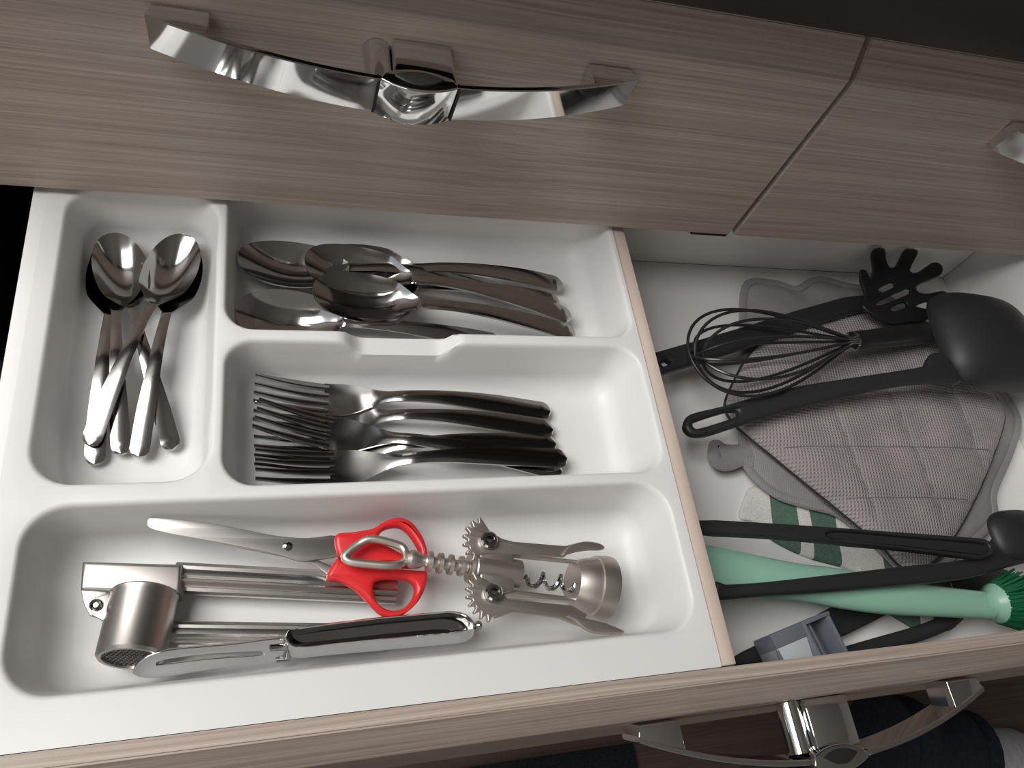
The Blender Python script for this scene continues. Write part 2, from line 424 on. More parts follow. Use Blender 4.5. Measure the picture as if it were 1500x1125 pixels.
# ================================================================== CUTLERY
def strip(st, t, M=8):
    """st: (x, half width, z of centre line, crown) -> closed curved strip"""
    V, Fc = [], []; N = len(st)
    for side in (0, 1):
        for x, hw, zc, cr in st:
            for k in range(M + 1):
                vv = -1 + 2 * k / M
                V.append((x, vv * hw * (1 if side == 0 else .97), zc + cr * (1 - vv * vv) - side * t))
    W = M + 1; B = N * W
    for i in range(N - 1):
        for k in range(M):
            q = (i * W + k, i * W + k + 1, (i + 1) * W + k + 1, (i + 1) * W + k)
            Fc.append(q); Fc.append(tuple(B + z for z in q[::-1]))
        for k in (0, M): Fc.append((i * W + k, (i + 1) * W + k, B + (i + 1) * W + k, B + i * W + k))
    for i in (0, N - 1):
        for k in range(M): Fc.append((i * W + k, i * W + k + 1, B + i * W + k + 1, B + i * W + k))
    return V, Fc
def lerp_tab(tab, x):
    for (x0, a), (x1, b) in zip(tab, tab[1:]):
        if x <= x1:
            t = (x - x0) / (x1 - x0); t = t * t * (3 - 2 * t); return a + (b - a) * t
    return tab[-1][1]
def herm(tab):
    n_ = len(tab); sl = []
    for i in range(n_):
        a_, b_ = tab[max(i - 1, 0)], tab[min(i + 1, n_ - 1)]; sl.append((b_[1] - a_[1]) / (b_[0] - a_[0]))
    def fn(x):
        for i in range(n_ - 1):
            if x <= tab[i + 1][0] or i == n_ - 2:
                (x0, y0), (x1, y1) = tab[i], tab[i + 1]; h = x1 - x0; t = (x - x0) / h
                return (2 * t ** 3 - 3 * t * t + 1) * y0 + (t ** 3 - 2 * t * t + t) * h * sl[i] + (3 * t * t - 2 * t ** 3) * y1 + (t ** 3 - t * t) * h * sl[i + 1]
    return fn
def handle_stations(x0, L, zt, wt, n=60):
    out = []
    for i in range(n + 1):
        t = i / n; x = x0 + (L - x0) * t; w_ = lerp_tab(wt, x)
        d = L - x
        if d < w_: w_ = math.sqrt(max(1e-8, w_ * w_ - (w_ - d) ** 2))
        out.append((x, max(w_, .0004), zt(x), .0004))
    # finer round end
    wl_ = wt[-1][1]; out = [s for s in out if L - s[0] > wl_ * 1.02]
    for k in range(9):
        a = math.pi / 2 * k / 8; out.append((L - wl_ + wl_ * math.sin(a), max(wl_ * math.cos(a), .0003), zt(L - wl_ + wl_ * math.sin(a)), .0006))
    return out
LS = .170
def spoon_proto():
    r = thing('spoon', '-', 'spoon', (0, 0, 0))
    bl, bw, dep = .066, .0178, .0100
    st = []
    for i in range(33):
        t = 0.5 - .5 * math.cos(math.pi * i / 32)
        # egg: widest at 0.42
        e = math.sqrt(max(0, 1 - (2 * t ** .90 - 1) ** 2)) if 0 < t < 1 else 0
        if t > .72: e = max(0, e * (1 - .42 * sst((t - .72) / .28)))
        neck = .0032 * sst((t - .8) / .2)
        wv = max(bw * e, neck, .0004) 
        d = dep * (max(0, math.sin(math.pi * min(1, t * .97 + .01))) ** .75)
        rim = dep + .0012 + .0024 * (2 * t - 1) ** 2
        st.append((bl * t, wv, rim, -d * min(1, (wv / bw) ** .7) * (1 - sst((t - .93) / .07)) + .0004 * sst((t - .93) / .07)))
    v, f = strip(st, .0017, 14); mk('bowl', v, f, M_steel, r, local=True, sharp=60)
    zt = herm([(.050, .0128), (.066, .0136), (.082, .0160), (.105, .0160), (.140, .0112), (LS, .0036)])
    wt = [(0, .0032), (.068, .0032), (.160, .0060), (LS, .0060)]
    v, f = strip(handle_stations(bl, LS, zt, wt), .0017, 6); mk('handle', v, f, M_steel, r, local=True, sharp=50)
    return r
LF = .198
def fork_proto():
    r = thing('fork', '-', 'fork', (0, 0, 0))
    zt = herm([(0, .0138), (.020, .0072), (.045, .0030), (.062, .0046), (.078, .0100), (.095, .0146), (.120, .0158), (.160, .0112), (LF, .0042)])
    st = []
    for i in range(17):
        x = .043 + .043 * i / 16; t = i / 16
        hw = .0112 * (1 - sst((t - .25) / .75)) + .0036 * sst((t - .25) / .75)
        st.append((x, hw, zt(x), -.0008 * (1 - t) + .0004 * t))
    vf = [strip(st, .0021, 6)]
    for k in range(4):
        c = (k - 1.5) * .0060; s2 = []
        for i in range(15):
            x = .046 * i / 14; hw = .0010 + .0010 * sst(x / .03); sp = 1 - .06 * sst(1 - x / .046)
            s2.append((x, hw, zt(x) - .0008 + .0008 * (c / .0112) ** 2, .0003))
        a = strip(s2, .0019, 2); vf.append(([(x, y + c, z) for x, y, z in a[0]], a[1]))
    v, f = merge(*vf); mk('head', v, f, M_steel, r, local=True, sharp=50)
    wt = [(0, .0036), (.088, .0036), (.16, .0064), (LF, .0066)]
    v, f = strip(handle_stations(.086, LF, zt, wt), .0021, 6); mk('handle', v, f, M_steel, r, local=True, sharp=50)
    return r
def copy_thing(root):
    r = root.copy(); COL.objects.link(r)
    for ch in root.children:
        c = ch.copy(); COL.objects.link(c); c.parent = r
    return r
def aim(o, tip, end, L, z0, z1, roll=0):
    a = P(*tip, z0 + .0125); b = P(*end, z1 + .004); a.z = z0; b.z = z1; x = (b - a); s = x.length / L; x.normalize()
    up = Vector((0, 0, 1)); y = up.cross(x).normalized(); z = x.cross(y)
    R_ = Matrix((x, y, z)).transposed() @ Matrix.Rotation(roll, 3, 'X')
    o.location = a; o.rotation_euler = R_.to_euler(); o.scale = (s, s, s)
bpy.context.view_layer.update()
sp0 = spoon_proto()
tsp = [  # tip, end, height, label   (small spoons lie bowls away from the camera)
    ((415, 236), (330, 1030), .000, .000, 0, 'small spoon bottom left of the pile, handle end lowest of all, bowl beneath'),
    ((402, 228), (425, 993), .0030, .0015, 0, 'small spoon with its handle end in the middle, beside a longer handle'),
    ((640, 240), (485, 1003), .0035, .0035, 0, 'small spoon just under the top right one, handle end at the pile middle'),
    ((388, 217), (604, 976), .0062, .0010, 0, 'top left small spoon of the pile, its handle slanting out to the right'),
    ((652, 224), (312, 962), .0085, .0080, 0, 'topmost small spoon at right, its handle crossing over the others to the left')]
for i, (tp, en, h0, h1, rl, lb) in enumerate(tsp):
    o = sp0 if i == 0 else copy_thing(sp0)
    aim(o, Z1(*tp), Z1(*en), LS, ZT + .0022 + h0, ZT + .0022 + h1, rl); tag(o, lb, 'spoon', 'small spoons in the narrow left compartment')
dsp = [
    ((62, 238), (1010, 352), .004, .0, -.1, 'spoon with the uppermost left bowl in the back compartment'),
    ((56, 398), (965, 516), .006, .0, .25, 'spoon with the lower left bowl, its handle hidden along the tray ridge'),
    ((318, 250), (1182, 320), .003, .004, 0, 'spoon whose handle lies highest up the picture in the back compartment'),
    ((340, 315), (1170, 378), .006, .007, 0, 'spoon under the two middle ones, second handle from the back'),
    ((294, 238), (1212, 432), .0105, .0085, 0, 'upper spoon of the middle pair, bowl half covered by the front spoon'),
    ((322, 338), (1226, 492), .0130, .0110, 0, 'front spoon of the middle pair, lying on top of the others')]
for i, (tp, en, h0, h1, rl, lb) in enumerate(dsp):
    o = copy_thing(sp0)
    aim(o, Z2(*tp), Z2(*en), LS, ZT + .0022 + h0, ZT + .0022 + h1, rl); tag(o, lb, 'spoon', 'spoons piled in the back compartment')
fk0 = fork_proto()
fks = [
    ((122, 738), (1150, 820), .0005, .0005, 'fork second from the ridge, head half hidden under its neighbours'),
    ((122, 890), (1160, 868), .0, .0, 'fork whose handle runs behind the front one, head hidden in the front cluster'),
    ((122, 674), (1140, 757), .0035, .0005, 'fork nearest the tray ridge, its handle the furthest back'),
    ((126, 760), (1180, 966), .0060, .0005, 'fork lying aslant, its handle passing under the front fork'),
    ((126, 938), (1197, 918), .0075, .0060, 'front fork on top of the pile with broad shiny neck')]
for i, (tp, en, h0, h1, lb) in enumerate(fks):
    o = fk0 if i == 0 else copy_thing(fk0)
    aim(o, Z2(*tp), Z2(*en), LF, ZT + .0022 + h0, ZT + .0022 + h1); tag(o, lb, 'fork', 'forks in the middle compartment')

# ================================================================== GARLIC PRESS
def at(f, x, y, z): return P(*f(x, y), z)
gp = thing('garlic_press', 'satin steel garlic press with round hopper lying at the left of the front compartment', 'garlic press', at(Z3, 480, 560, ZT))
zc = -.033
A = at(Z3, 715, 395, zc); B = P(580, 863, zc)
tb = [(0, .0082), ((B - A).length - .001, .0082), ((B - A).length, .0074)]
def oval_bar(A, B, ry, rz, n=18, rid=True):
    A = Vector(A); B = Vector(B); ax = (B - A).normalized(); s = ax.cross(Vector((0, 0, 1))).normalized(); u = s.cross(ax)
    V, Fc = [], []
    prof_ = []
    for k in range(n * 2):
        a = 2 * math.pi * k / (n * 2); c = 1.0
        if rid and (math.sin(a) > .1) and k % 4 in (0,): c = .86
        prof_.append((math.cos(a) * ry * c, math.sin(a) * rz * c))
    for q in (A, B):
        for a, b in prof_: V.append(q + s * a + u * b)
    m = len(prof_)
    for k in range(m): Fc.append((k, (k + 1) % m, m + (k + 1) % m, m + k))
    Fc.append(tuple(range(m))[::-1]); Fc.append(tuple(range(m, 2 * m)))
    return V, Fc
v, f = oval_bar(A - (B - A).normalized() * .004, B, .0088, .0080); mk('handle', v, f, M_ribbed, gp, sharp=25, label='upper ribbed steel handle')
A2 = at(Z3, 660, 620, -.036); B2 = P(560, 935, -.036)
v, f = oval_bar(A2, B2, .0078, .0066); mk('handle', v, f, M_ribbed, gp, sharp=25, label='lower steel handle, partly under the peeler')
# squared sleeve
pl = Plane(-.0195)
v, f = plate([via(Z3, [(322, 326), (716, 337), (708, 452), (330, 440), (314, 438), (316, 400)])], pl, .021, .0022); mk('sleeve', v, f, M_satin, gp, sharp=40)
# hinge lug with rivet
lug = via(Z3, [(316, 436), (420, 446), (418, 560), (352, 540), (330, 500)])
v, f = plate([lug], -.022, .0025, .0006); lg = mk('hinge_plate', v, f, M_satin, gp)
lug2 = via(Z3, [(372, 468), (430, 452), (432, 552), (405, 562), (360, 538), (352, 505)])
v, f = plate([lug2], -.0205, .002, .0006); mk('hinge_plate', v, f, M_satin, gp)
q = at(Z3, 377, 500, -.0203); v, f = lathe(q, q + Vector((0, 0, 1)), [(0, .0032), (.0011, .0032), (.0016, .0024), (.0012, .0014), (.0010, .0012)], 16); mk('rivet', v, f, M_steel, gp)
# hopper: a cup lying on its side, base toward the front
ca = at(Z3, 568, 455, -.0265); cb = at(Z3, 512, 712, -.0205)
Lc = (cb - ca).length; R0 = .0168
v, f = lathe(ca, cb, [(0, R0 - .002), (.0003, R0), (.0012, R0 + .0005), (.003, R0), (Lc - .0015, R0), (Lc, R0 - .0012), (Lc, R0 - .0030), (Lc - .0015, R0 - .0034)], 40)
hp = mk('hopper', v, f, M_satin, gp, sharp=35)
axn = (cb - ca).normalized(); s_ = axn.cross(Vector((0, 0, 1))).normalized(); u_ = s_.cross(axn)
cnt = cb - axn * .0012; hs = []
for i in range(-6, 7):
    for j in range(-6, 7):
        if i * i + j * j < 36:
            hx = i + (.5 if j % 2 else 0); c_ = cnt + s_ * hx * .0024 + u_ * j * .0022
            hs.append(lathe(c_, c_ + axn, [(0, .0007), (.0004, .0007)], 6))
v, f = merge(*hs); o = mk('strainer_holes', v, f, M_dark, hp, smooth=False); o['kind'] = 'stuff'

# ================================================================== SCISSORS
sc = thing('scissors', 'scissors with red plastic handles and steel blades, lying across the garlic press', 'scissors', P(430, 810, -.03))
spl = Plane([(218, 765, -.012), (560, 770, -.0165), (560, 890, -.0205)])
up_b = [(216, 766), (217, 761), (222, 758.5), (240, 759), (262, 761), (330, 770), (400, 784), (450, 788), (496, 785), (500, 812), (462, 820), (440, 822), (403, 811), (330, 796), (262, 784), (230, 777), (218, 772)]
v, f = plate([up_b], spl, .0022, .0002, 3); mk('blade', v, f, M_blade, sc)
lo_b = [(300, 788), (330, 790), (400, 795), (440, 806), (470, 822), (500, 836), (490, 848), (474, 836), (452, 824), (405, 813), (340, 800)]
spl2 = Plane([(218, 765, -.0144), (560, 770, -.0189), (560, 890, -.0229)])
v, f = plate([lo_b], spl2, .0022, .0006, 3); mk('blade', v, f, M_blade, sc)
q = spl.at(421, 800); v, f = lathe(q - spl.n * .0005, q + spl.n, [(0, .0026), (.0014, .0026), (.0020, .0016)], 16); mk('pivot_screw', v, f, M_steel, sc)
hpl = Plane([(218, 765, -.0105), (560, 770, -.0140), (560, 890, -.0180)])
ho = via(Z4, [(150, 152), (230, 138), (310, 122), (350, 98), (385, 82), (430, 78), (470, 95), (500, 128), (525, 170), (541, 222), (541, 262), (515, 286), (470, 290), (420, 288), (300, 284), (205, 255), (158, 238)])
hh = via(Z4, [(334, 158), (345, 138), (370, 124), (415, 118), (448, 134), (475, 165), (496, 200), (507, 230), (480, 243), (435, 232), (385, 205), (350, 185)])
v, f = plate([ho, hh[::-1]], hpl, .0085, .0028, 4); mk('finger_loop', v, f, M_red, sc, label='upper red loop')
ho2 = via(Z4, [(150, 258), (172, 254), (215, 268), (300, 288), (430, 297), (500, 302), (536, 306), (540, 335), (528, 385), (500, 435), (460, 474), (415, 500), (370, 500), (335, 485), (300, 452), (240, 392), (175, 352), (113, 330)])
hh2 = via(Z4, [(312, 362), (335, 344), (390, 338), (450, 343), (480, 362), (487, 390), (470, 432), (435, 462), (400, 472), (362, 464), (330, 440), (314, 405)])
v, f = plate([ho2, hh2[::-1]], hpl, .0085, .0028, 4); mk('finger_loop', v, f, M_red, sc, label='lower red loop')

# ================================================================== CORKSCREW
ck = thing('corkscrew', 'nickel wing corkscrew with geared arms lying right of the red scissors', 'corkscrew', at(Z4, 900, 330, ZT))
zk = -.0245
ZA = lambda x: -.0070 + (x - 440) / 890 * -.0155
A = at(Z4, 440, 252, ZA(440)); B = at(Z4, 1300, 378, ZA(1300))
def KP(off): return Plane([(*Z4(440, 252), ZA(440) + off), (*Z4(1330, 382), ZA(1330) + off), (*Z4(860, 600), ZA(880) + off)])
AX = (B - A).normalized(); LX = (B - A).length
def ks(x): return (x - 440) / (1300 - 440) * LX
sp_ = [(ks(448), .003), (ks(462), .0050), (ks(475), .0052), (ks(500), .0040), (ks(520), .0030)]
x = 525
while x < 690:
    sp_ += [(ks(x), .0034), (ks(x + 5), .0058), (ks(x + 19), .0060), (ks(x + 24), .0034), (ks(x + 39), .0034)]; x += 42
v, f = lathe(A, B, sp_, 20); mk('spindle', v, f, M_nickel, ck, sharp=30)
v, f = lathe(A, B, [(ks(692), .0070), (ks(694), .0088), (ks(705), .0090), (ks(715), .0080), (ks(720), .0086), (ks(905), .0086), (ks(906), .006)], 24); mk('collar', v, f, M_nickel, ck, sharp=30)
v, f = lathe(A, B, [(ks(1135), .010), (ks(1137), .0128), (ks(1165), .0150), (ks(1200), .0163), (ks(1225), .0168), (ks(1228), .0182), (ks(1280), .0192), (ks(1296), .0190), (ks(1300), .0182), (ks(1300), .0160), (ks(1240), .0140), (ks(1180), .011)], 40); mk('bell', v, f, M_nickel, ck, sharp=30)
cpl = KP(.0045)
rail1 = via(Z4, [(890, 228), (1160, 258), (1195, 262), (1195, 272), (1160, 268), (890, 240)])
v, f = plate([rail1], cpl, .006, .0008); mk('frame_rail', v, f, M_nickel, ck)
rail2 = via(Z4, [(862, 388), (910, 386), (1185, 420), (1205, 424), (1200, 438), (1170, 436), (860, 410)])
v, f = plate([rail2], cpl, .006, .0008); mk('frame_rail', v, f, M_nickel, ck)
bdy = via(Z4, [(760, 185), (830, 180), (860, 208), (892, 226), (905, 240), (908, 388), (862, 400), (845, 420), (800, 430), (765, 400), (758, 300)])
v, f = plate([bdy], KP(.0072), .012, .0014); mk('body', v, f, M_nickel, ck, sharp=30)
hel = []; n0 = at(Z4, 905, 333, ZA(905)); n1 = at(Z4, 1192, 368, ZA(1192)); ad = (n1 - n0).normalized(); hl = (n1 - n0).length
e1 = ad.cross(Vector((0, 0, 1))).normalized(); e2 = e1.cross(ad)
for i in range(121):
    t = i / 120; rr = .0042 * sst((t - .12) / .12); ph = 2 * math.pi * 3.9 * max(0, t - .12)
    hel.append(n0 + ad * hl * t + e1 * rr * math.cos(ph + 2.2) + e2 * rr * math.sin(ph + 2.2))
v, f = tube(hel, [.0016 - .0009 * sst((i - 105) / 15) for i in range(121)], 8); mk('worm', v, f, M_steel, ck)
def arm(pv, gear_dir, r0, nt, spread, outl, z, paddle):
    """geared lever: toothed head round the pivot, then a bar"""
    pln = KP(z); c = pln.uv(*Z4(*pv)); g = []
    a0 = math.atan2(*(reversed((pln.uv(*Z4(*gear_dir)) - c)[:])))
    for k in range(nt * 4 + 1):
        a = a0 - spread + 2 * spread * k / (nt * 4); rr = r0 * (1.0 if k % 4 in (1, 2) else .80)
        g.append((a, Vector((c.x + rr * math.cos(a), c.y + rr * math.sin(a)))))
    pts = [q_ for _, q_ in g]
    bar = [pln.uv(*Z4(*q_)) for q_ in outl]
    v1 = extr([pts + bar], .0036, .0007); V1 = [pln.w(*q_) for q_ in v1[0]]
    a_ = mk('lever', V1, v1[1], M_nickel, ck, sharp=30)
    v2 = plate([via(Z4, paddle)], KP(z + .002), .003, .0012, 4); mk('thumb_paddle', *v2, M_nickel, a_, sharp=30)
    q_ = pln.at(*Z4(*pv), .001); v3 = lathe(q_, q_ + Vector((0, 0, 1)), [(0, .0052), (.0026, .0052), (.0034, .0042), (.0034, .0030), (.0028, .0028), (.0028, .0024), (.0034, .0020), (.0036, .001)], 20)
    mk('rivet', *v3, M_steel, a_, sharp=30)
arm((793, 182), (715, 165), .0152, 7, 1.25, [(800, 135), (850, 168), (900, 182), (1120, 200), (1160, 190), (1160, 205), (1120, 245), (900, 236), (800, 232), (745, 240)][::-1], .0085,
    [(1112, 240), (1125, 212), (1160, 190), (1210, 180), (1265, 188), (1290, 207), (1270, 217), (1220, 218), (1165, 226)])
arm((812, 402), (735, 430), .0158, 8, 1.25, [(830, 505), (900, 480), (1100, 505), (1190, 540), (1215, 490), (1150, 452), (880, 425), (850, 395), (790, 345), (760, 330)], .0085,
    [(1130, 497), (1160, 492), (1220, 508), (1300, 527), (1362, 553), (1372, 567), (1342, 574), (1260, 571), (1205, 553), (1160, 516)])
# bent-wire bottle opener at the top of the spindle
zo = -.0060
lp = cat([at(Z4, *q_, z_) for q_, z_ in [((450, 255), zo - .004), ((442, 225), zo), ((420, 200), zo), ((335, 176), zo + .001), ((285, 174), zo + .001), ((245, 195), zo), ((205, 225), zo), ((188, 248), zo), ((215, 268), zo), ((290, 278), zo), ((370, 284), zo), ((420, 278), zo - .001), ((448, 258), zo - .004)]], 6, False)
v, f = tube(lp, .0024, 10, flat=1.0); mk('bottle_opener', v, f, M_nickel, ck)

# ================================================================== PEELER
pe = thing('peeler', 'shiny steel vegetable peeler with open trough handle at the front edge of the tray', 'peeler', P(450, 950, ZT))
ppl = Plane([(415, 935, -.014), (697, 915, -.014), (560, 968, -.024)])
top_o = [(418, 928), (425, 921), (470, 913), (560, 903), (640, 896), (662, 894.5), (682, 899), (694, 911), (695, 925), (685, 937), (665, 943), (560, 952), (470, 960), (440, 962), (425, 954), (417, 940)]
top_i = [(423, 929), (430, 924), (470, 916.5), (560, 906.5), (640, 900), (661, 898.5), (678, 902.5), (688, 911.5), (689, 922), (681, 931), (664, 937), (560, 946), (470, 953.5), (442, 955), (430, 950), (422, 939)]
def loft(rings, cap=True):
    V = [q for r_ in rings for q in r_]; n_ = len(rings[0]); F_ = []
    for k in range(len(rings) - 1):
        for i in range(n_): F_.append((k * n_ + i, k * n_ + (i + 1) % n_, (k + 1) * n_ + (i + 1) % n_, (k + 1) * n_ + i))
    if cap: F_.append(tuple(range((len(rings) - 1) * n_, len(rings) * n_)))
    return V, F_
back = [(418, 936), (421, 926), (430, 920.5), (470, 914), (560, 903.5), (640, 896.5), (662, 895), (682, 899.5), (692, 908), (695, 917)]
f_top = [(690, 923), (676, 927), (662, 929), (560, 938), (470, 947), (438, 950), (424, 946)]
f_sil = [(694, 929), (685, 938), (665, 943), (560, 952.5), (470, 961), (438, 964), (423, 958)]
def pring(front_, z, shrink=0.0, n_=4):
    q_ = cat([Vector(p_) for p_ in back + front_], n_); c_ = sum(q_, Vector((0, 0))) / len(q_)
    out = []
    for p_ in q_:
        if shrink:
            d_ = c_ - p_; d_.x = math.copysign(min(abs(d_.x), shrink), d_.x) * (1 if abs(d_.x) > 100 else abs(d_.x) / 100); d_.y = math.copysign(min(abs(d_.y), shrink), d_.y); p_ = p_ + d_
        out.append(P(p_.x, p_.y, z))
    return out
hn = mk('handle', *loft([pring(f_top, -.0160, 3.2), pring(f_top, -.0140, 2.6), pring(f_top, -.0136, 1.3), pring(f_top, -.0142), pring(f_sil, -.0215), pring(f_sil, -.030), pring(f_sil, -.034, 3)]), M_chrome, pe, sharp=30)
mk('trough', *loft([pring(f_top, -.0158, 2.4), pring(f_top, -.0200, 4.5), pring(f_top, -.0235, 9)]), M_steel, hn, sharp=50)
fr = ppl.at(697, 921, -.005); fe = ppl.at(707, 922, -.005)
v, f = lathe(fr, fe, [(-.001, .0013), (.0008, .0013), (.0012, .0024), (.0026, .0030), (.0042, .0024), (.0050, .001)], 16); mk('end_knob', v, f, M_steel, pe)
bpl = Plane([(200, 985, -.0185), (430, 945, -.0225), (300, 985, -.0265)])
bo = via(Z3, [(520, 762), (545, 725), (600, 692), (700, 672), (900, 655), (1050, 636), (1105, 634), (1120, 655), (1108, 700), (1040, 722), (900, 742), (740, 768), (620, 786), (555, 784), (525, 772)])
bs = via(Z3, [(612, 735), (640, 716), (800, 694), (1000, 682), (1030, 686), (1020, 698), (820, 712), (650, 732)])
v, f = plate([bo, bs[::-1]], bpl, .0016, .0005, 4); bd = mk('blade', v, f, M_chrome, pe)
v, f = tube([bpl.at(*Z3(1060, 668), -.0005), bpl.at(*Z3(1120, 662), .0002), ppl.at(424, 938, -.004)], .0022, 10); mk('swivel_pin', v, f, M_steel, pe)
v, f = tube([bpl.at(*Z3(1085, 715), -.0005), bpl.at(*Z3(1130, 712), .0002), ppl.at(426, 950, -.006)], .0018, 10); mk('swivel_pin', v, f, M_steel, pe)

# ================================================================== RIGHT COMPARTMENT: textiles
def cloth(name, outl, z0, thick, m, nr=26, n=6, groove=None, rip=0.0, power=.5, parent=None, cpx=None, gz=.0045):
    o_ = cat([Vector(q_) for q_ in outl], n); W = [P(q_.x, q_.y, z0) for q_ in o_]
    c = P(*cpx, z0) if cpx else sum(W, Vector()) / len(W)
    V, Fc = [], []; N = len(W)
    def zz(q_, t):
        z = z0 + thick * (1 - t ** 4) ** power
        if rip: z += rip * math.sin(q_.x * 90 + 1.3 * math.sin(q_.y * 70)) * math.sin(q_.y * 75 + q_.x * 30) * (1 - t ** 3 * .8)
        for a, b in groove or ():
            ab = b - a; tt = max(0, min(1, (q_ - a).dot(ab) / ab.length_squared)); dd = (q_ - a - ab * tt).length
            z -= gz * math.exp(-(dd / .0034) ** 2)
        return z
    for k in range(nr):
        t = 1 - (k / nr) ** 1.25
        for q_ in W:
            p = c + (q_ - c) * t; fl = p.copy(); fl.z = z0; p.z = zz(fl, t); V.append(p)
    V.append(Vector((c.x, c.y, zz(c, 0))))
    for k in range(nr - 1):
        for i in range(N): Fc.append((k * N + i, k * N + (i + 1) % N, (k + 1) * N + (i + 1) % N, (k + 1) * N + i))
    for i in range(N): Fc.append(((nr - 1) * N + i, (nr - 1) * N + (i + 1) % N, len(V) - 1))
    b0 = len(V)
    for q_ in W: V.append(Vector((q_.x, q_.y, z0 - .002)))
    for i in range(N): Fc.append((i, (i + 1) % N, b0 + (i + 1) % N, b0 + i))
    Fc.append(tuple(range(b0, b0 + N)))
    return mk(name, V, Fc, m, parent, sharp=80), W
# striped towel
tz = ZB + .0025
tow, W = cloth('tea_towel', [(1104, 712), (1090, 732), (1084, 757), (1102, 766), (1130, 790), (1182, 816), (1250, 838), (1285, 884), (1325, 912), (1355, 925), (1400, 918), (1412, 860), (1400, 800), (1330, 755), (1240, 730), (1160, 715)], tz, .004, None or M_liner, rip=.0012, n=5)
tag(tow, 'white tea towel with dark green stripes lying under the grey mitts', 'towel')
M_tow = mat('striped_linen', (.6, .6, .58), .95); tow.data.materials[0] = M_tow
t0 = P(1100, 770, tz); tdir = (P(1208, 830, tz) - P(1194, 735, tz)).normalized(); tn = Vector((tdir.y, -tdir.x, 0))
if (P(1300, 770, tz) - t0).dot(tn) < 0: tn = -tn
def tcoord(px, py): return (P(px, py, tz) - t0).dot(tn)
span = tcoord(1420, 800)
me = tow.data; uvl = me.uv_layers.new(name='weave')
for lo_ in me.loops:
    q_ = me.vertices[lo_.vertex_index].co + tow.location
    uvl.data[lo_.index].uv = (max(0, min(1, (q_ - t0).dot(tn) / span)), (q_ - t0).dot(tdir) / span)
n, l, b = nodes(M_tow)
uvn = n.new('ShaderNodeUVMap'); uvn.uv_map = 'weave'; sx = n.new('ShaderNodeSeparateXYZ'); l.new(uvn.outputs[0], sx.inputs[0])
cr = n.new('ShaderNodeValToRGB'); cr.color_ramp.interpolation = 'CONSTANT'
Gc, Wc = (.085, .150, .115, 1), (.64, .63, .60, 1)
edges_px = [(1129, 1165), (1183, 1221), (1279, 1318), (1336, 1372)]
cr.color_ramp.elements[0].position = 0; cr.color_ramp.elements[0].color = Wc
cr.color_ramp.elements[1].position = .999; cr.color_ramp.elements[1].color = Wc
for a, b_ in edges_px:
    e = cr.color_ramp.elements.new(max(.001, tcoord(a, 775) / span)); e.color = Gc
    e = cr.color_ramp.elements.new(min(.998, tcoord(b_, 775) / span)); e.color = Wc
l.new(sx.outputs[0], cr.inputs[0])
mpn = n.new('ShaderNodeTexNoise'); mpn.inputs['Scale'].default_value = 900; tcn = n.new('ShaderNodeTexCoord'); l.new(tcn.outputs['Object'], mpn.inputs['Vector'])
mx = n.new('ShaderNodeMixRGB'); mx.blend_type = 'OVERLAY'; mx.inputs[0].default_value = .6; l.new(cr.outputs[0], mx.inputs[1]); l.new(mpn.outputs['Color'], mx.inputs[2])
hsv = n.new('ShaderNodeHueSaturation'); l.new(mpn.outputs['Fac'], mx.inputs[2]); l.new(mx.outputs[0], b.inputs['Base Color'])
bp = n.new('ShaderNodeBump'); bp.inputs['Strength'].default_value = .4; bp.inputs['Distance'].default_value = .0006; l.new(mpn.outputs['Fac'], bp.inputs['Height']); l.new(bp.outputs[0], b.inputs['Normal'])
n.remove(hsv)
# under mitt
m2, W2 = cloth('oven_mitt', [(1090, 424), (1130, 417), (1165, 426), (1195, 412), (1235, 420), (1300, 440), (1420, 530), (1478, 596), (1487, 625), (1476, 665), (1452, 722), (1450, 765), (1400, 810), (1350, 842), (1325, 842), (1295, 812), (1262, 782), (1223, 752), (1180, 740), (1139, 727), (1108, 704), (1088, 676), (1086, 650), (1085, 600), (1088, 520)], ZB + .0085, .011, M_mitt2, rip=.0012, cpx=(1270, 620))
tag(m2, 'plain grey oven mitt with hanging loop, underneath the quilted one', 'oven mitt')
lpz = ZB + .012
v, f = tube(cat([P(*q_, lpz) for q_ in [(1100, 660), (1078, 662), (1060, 660), (1050, 654), (1047, 666), (1053, 678), (1068, 678), (1086, 672), (1102, 676)]], 6, False), .0064, 8, flat=.3, up=Vector((0, 0, 1))); mk('hanging_loop', v, f, M_mitt2, m2)
# quilted mitt
mz = ZB + .0235
Q = lambda a, b_: (P(*Z5(*a), mz), P(*Z5(*b_), mz))
gro = [Q((500, 852), (1420, 860)), Q((640, 500), (910, 1130)), Q((890, 510), (1165, 1130)), Q((1150, 520), (1400, 1100)), Q((420, 640), (1420, 648)), Q((700, 1050), (1400, 1056))]
m1, W1 = cloth('oven_mitt', [(1062, 588), (1076, 556), (1096, 522), (1130, 490), (1190, 466), (1260, 452), (1340, 470), (1410, 530), (1448, 570), (1468, 602), (1468, 625), (1455, 665), (1435, 715), (1408, 768), (1378, 812), (1345, 836), (1318, 830), (1290, 800), (1262, 777), (1228, 749), (1185, 714), (1130, 669), (1082, 629), (1064, 606)], mz - .004, .0125, M_mitt, nr=46, n=7, groove=gro, rip=.0008, cpx=(1270, 630), power=.42)
tag(m1, 'quilted grey waffle oven mitt under the ladle and whisk', 'oven mitt')
from mathutils.bvhtree import BVHTree
tre = BVHTree.FromPolygons([m1.location + q_.co for q_ in m1.data.vertices], [tuple(p_.vertices) for p_ in m1.data.polygons])
pc = []
